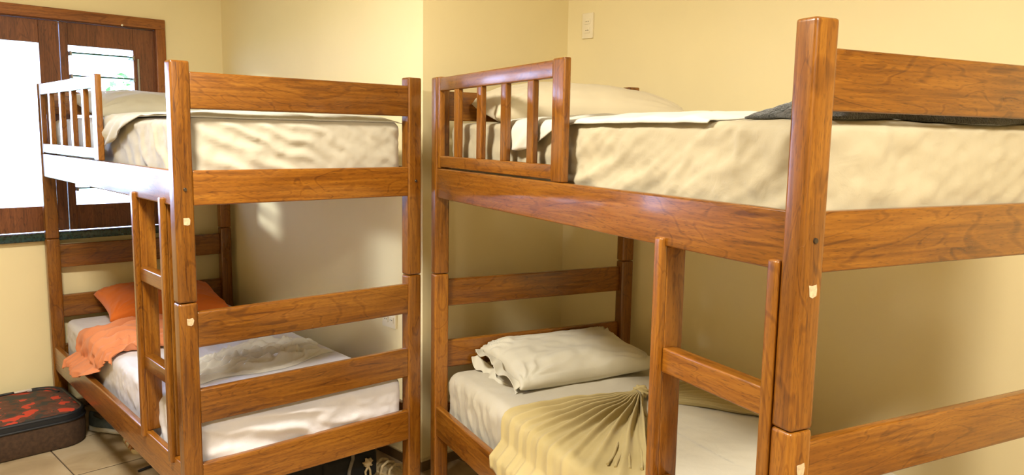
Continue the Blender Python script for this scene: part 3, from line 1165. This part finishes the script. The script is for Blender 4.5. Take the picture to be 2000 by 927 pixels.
# ------------------------------------------------------------------ suitcase lying on the floor
def rrect(w, d, r, n=10):
    pts = []
    for cx, cy, a0 in ((w / 2 - r, -d / 2 + r, -90), (w / 2 - r, d / 2 - r, 0), (-w / 2 + r, d / 2 - r, 90), (-w / 2 + r, -d / 2 + r, 180)):
        for i in range(n + 1):
            a = R(a0 + 90 * i / n)
            pts.append((cx + r * math.cos(a), cy + r * math.sin(a)))
    return pts


def loft(name, m, parent, mw, w, d, r, prof, n=10):
    P = []
    for ins, z in prof:
        P.append([(x, y, z) for x, y in rrect(w - 2 * ins, d - 2 * ins, max(r - ins, .004), n)])
    P = np.array(P).transpose(1, 0, 2)
    me = grid_mesh(name, P, closed_u=True)
    bm = bmesh.new()
    bm.from_mesh(me)
    bmesh.ops.remove_doubles(bm, verts=bm.verts, dist=.0001)
    bmesh.ops.holes_fill(bm, edges=[e for e in bm.edges if e.is_boundary])
    bmesh.ops.recalc_face_normals(bm, faces=bm.faces)
    bm.to_mesh(me)
    bm.free()
    for q in me.polygons:
        q.use_smooth = True
    me.set_sharp_from_angle(angle=R(40))
    return link(name, me, m, parent, mw)


SA0, SA1, SB0, SB1 = .36, 1.115, 3.975, 4.50
sw, sd = SA1 - SA0, SB1 - SB0
SH = .165
case = empty('suitcase', ROOM @ Matrix.Translation(((SA0 + SA1) / 2, (SB0 + SB1) / 2, 0)))
tag(case, 'soft brown suitcase with red camouflage lid on the floor by the window wall', 'suitcase')
loft('body', M_CASEBODY, case, None, sw, sd, .12, [(.02, 0), (.006, .006), (0, .02), (-.003, .08), (0, SH - .03)])
loft('lid', M_CAMO, case, None, sw - .008, sd - .008, .115, [(0, SH - .03), (.004, SH - .008), (.02, SH), (.06, SH + .006), (.14, SH + .009), (.2, SH + .010)])
for z, ins, rad in ((SH - .006, .010, .010), (SH - .034, -.001, .006)):
    tube('piping', [(x, y, z) for x, y in rrect(sw - 2 * ins, sd - 2 * ins, .12 - ins)], rad, M_PIPING, case, cyclic=True)
band = loft('zip_band', M_PIPING, case, None, sw + .002, sd + .002, .121, [(0, SH - .034), (0, SH - .008)])
# zip pull at the rear rim
zp = box('zip_pull', (.19, sd / 2 - .075, SH + .018), (.065, .018, .007), M_SILVER, case, bev=.002)
box('zip_slider', (.225, sd / 2 - .070, SH + .015), (.022, .020, .012), M_SILVER, case, bev=.003)
tube('zip_seam', [(-.3, sd / 2 - .045, SH + .008), (.22, sd / 2 - .045, SH + .008), (.30, sd / 2 - .09, SH + .006), (.335, sd / 2 - .16, SH + .004)], .006, M_PIPING, case)
box('side_patch', (-.03, -sd / 2 - .004, .06), (.05, .006, .09), M_PIPING, case, bev=.002)


# ------------------------------------------------------------------ shoes
def sneaker(mw, m_up, label, L=.27, w=.098):
    o = empty('sneaker', mw)
    tag(o, label, 'shoe', 'sneakers under the left bunk bed')
    n, k = 36, 22
    xs = np.linspace(0, 1, n)
    half = w / 2 * np.clip(np.sin(np.pi * np.clip(xs * .93 + .035, 0, 1)) ** .45, 0, 1) * (1 - .16 * np.exp(-((xs - .38) / .15) ** 2)) * (.86 + .18 * xs)

    def shell(z0f, z1f, infl):
        rings = []
        for i, x in enumerate(xs):
            h = half[i] + infl
            z0, z1 = z0f(x), z1f(x)
            ring = []
            for a in np.linspace(0, 2 * np.pi, k, endpoint=False):
                cy, cz = np.cos(a), np.sin(a)
                yy = h * np.sign(cy) * abs(cy) ** .6
                zz = (z0 + z1) / 2 + (z1 - z0) / 2 * np.sign(cz) * abs(cz) ** .6
                if zz > .04:
                    yy *= 1 - .35 * min(1, (zz - .04) / .06)
                ring.append((x * L, yy, zz))
            rings.append(ring)
        me = grid_mesh('s', np.array(rings), closed_v=True)
        bm = bmesh.new()
        bm.from_mesh(me)
        bmesh.ops.holes_fill(bm, edges=[e for e in bm.edges if e.is_boundary])
        bmesh.ops.recalc_face_normals(bm, faces=bm.faces)
        bm.to_mesh(me)
        bm.free()
        for q in me.polygons:
            q.use_smooth = True
        return me
    me = shell(lambda x: .002 + .012 * max(0, x - .8) ** 1.2 * 4, lambda x: .026 + .008 * (1 - x) + .010 * max(0, x - .85) * 4, .004)
    link('sole', me, M_SOLE, o)
    me = shell(lambda x: .020, lambda x: .100 - .002 * x - .052 * float(sm(np.array(x), .35, .92)) - .028 * math.exp(-((x - .25) / .14) ** 2), 0)
    upo = link('upper', me, m_up, o)
    # ankle opening (dark) and laces
    bm = bmesh.new()
    bmesh.ops.create_uvsphere(bm, u_segments=20, v_segments=10, radius=1)
    bmesh.ops.scale(bm, vec=(.050, .026, .012), verts=bm.verts)
    link('opening', bm_mesh(bm, 'opening', True), M_HOLE, upo, Matrix.Translation((.065, 0, .079)) @ Matrix.Rotation(R(8), 4, 'Y'))
    for i in range(4):
        x = .135 + i * .022
        z = .086 - i * .008
        tube('lace', [(x, -.020, z - .006), (x + .006, 0, z + .004), (x, .020, z - .006)], .003, m_up, upo)
    return o


def floor_at(x, y, rz, n=None):
    return Matrix.Translation((x, y, 0.0)) @ Matrix.Rotation(R(rz), 4, 'Z')


sneaker(floor_at(-2.095, 3.765, -8), M_SHOE, 'blue-grey sneaker with a white sole beside the suitcase, partly under the bunk bed')
sneaker(floor_at(-2.03, 3.90, -8), M_SHOED, 'dark sneaker standing behind the blue-grey one under the bunk bed')

# strappy sandal with pale insole and tan straps just under the side rail
sd_ = empty('sandal', floor_at(-1.775, 3.575, -52))
tag(sd_, 'pale sandal with tan leather straps under the side rail, near the sneaker', 'sandal')
loft('footbed', M_CORD, sd_, None, .24, .085, .04, [(.004, 0), (0, .006), (0, .018), (.004, .022)])
for x in (-.03, .04, .075):
    tube('strap', [(x, -.040, .012), (x, -.030, .040), (x + .005, 0, .052), (x, .030, .040), (x, .040, .012)], .007, M_BROWNL, sd_)

# loose black strap end
o = tube('black_strap', [(-1.63, 3.285, .004), (-1.605, 3.315, .008), (-1.575, 3.35, .010), (-1.53, 3.41, .014), (-1.47, 3.47, .006)], .006, M_PIPING)
tag(o, 'short black strap end lying on the tiles under the side rail near the front post', 'strap')

# black backpack under the left bunk
bp = empty('backpack', BM[1] @ Matrix.Translation((.675, .42, 0)))
tag(bp, 'black backpack with a grey strap on the floor under the foot of the left bunk', 'backpack')
loft('bag_body', M_BLACK, bp, None, .46, .30, .07, [(.03, 0), (.008, .01), (0, .04), (0, .13), (.02, .165), (.07, .185), (.12, .19)])
loft('front_pocket', M_BLACK, bp, Matrix.Translation((.10, -.145, 0)), .26, .05, .022, [(.006, .01), (0, .02), (0, .11), (.008, .125), (.02, .13)])
tube('grey_strap', [(.075, -.176, .02), (.082, -.178, .07), (.10, -.176, .115), (.115, -.15, .15)], .008, M_STRAP, bp)
bm = bmesh.new()
bmesh.ops.create_icosphere(bm, subdivisions=3, radius=1)
for v in bm.verts:
    c = v.co
    k_ = 1 + .22 * math.sin(c.x * 6 + c.z * 4) + .15 * math.sin(c.z * 9)
    v.co = Vector((c.x * .022 * k_, c.y * .012, c.z * .020 * k_))
link('cord_knot', bm_mesh(bm, 'cord_knot', True), M_CORD, bp, Matrix.Translation((.17, -.183, .082)))
for k_ in (-1, 1):
    tube('cord_end', [(.17, -.185, .07), (.168 + .012 * k_, -.184, .045), (.172 + .010 * k_, -.184, .012)], .005, M_CORD, bp)

# strappy beige sandal by the skirting
s2 = empty('sandal', BM[1] @ Matrix.Translation((.955, .215, 0)) @ Matrix.Rotation(R(10), 4, 'Z'))
tag(s2, 'beige strappy sandal on the floor beside the backpack near the far foot post', 'sandal')
loft('footbed', M_CORD, s2, None, .09, .22, .04, [(.004, 0), (0, .006), (0, .018), (.004, .022)])
for y in (-.02, .03, .07):
    tube('strap', [(-.043, y, .012), (-.034, y, .045), (0, y, .058), (.034, y, .045), (.043, y, .012)], .006, M_CORD, s2)
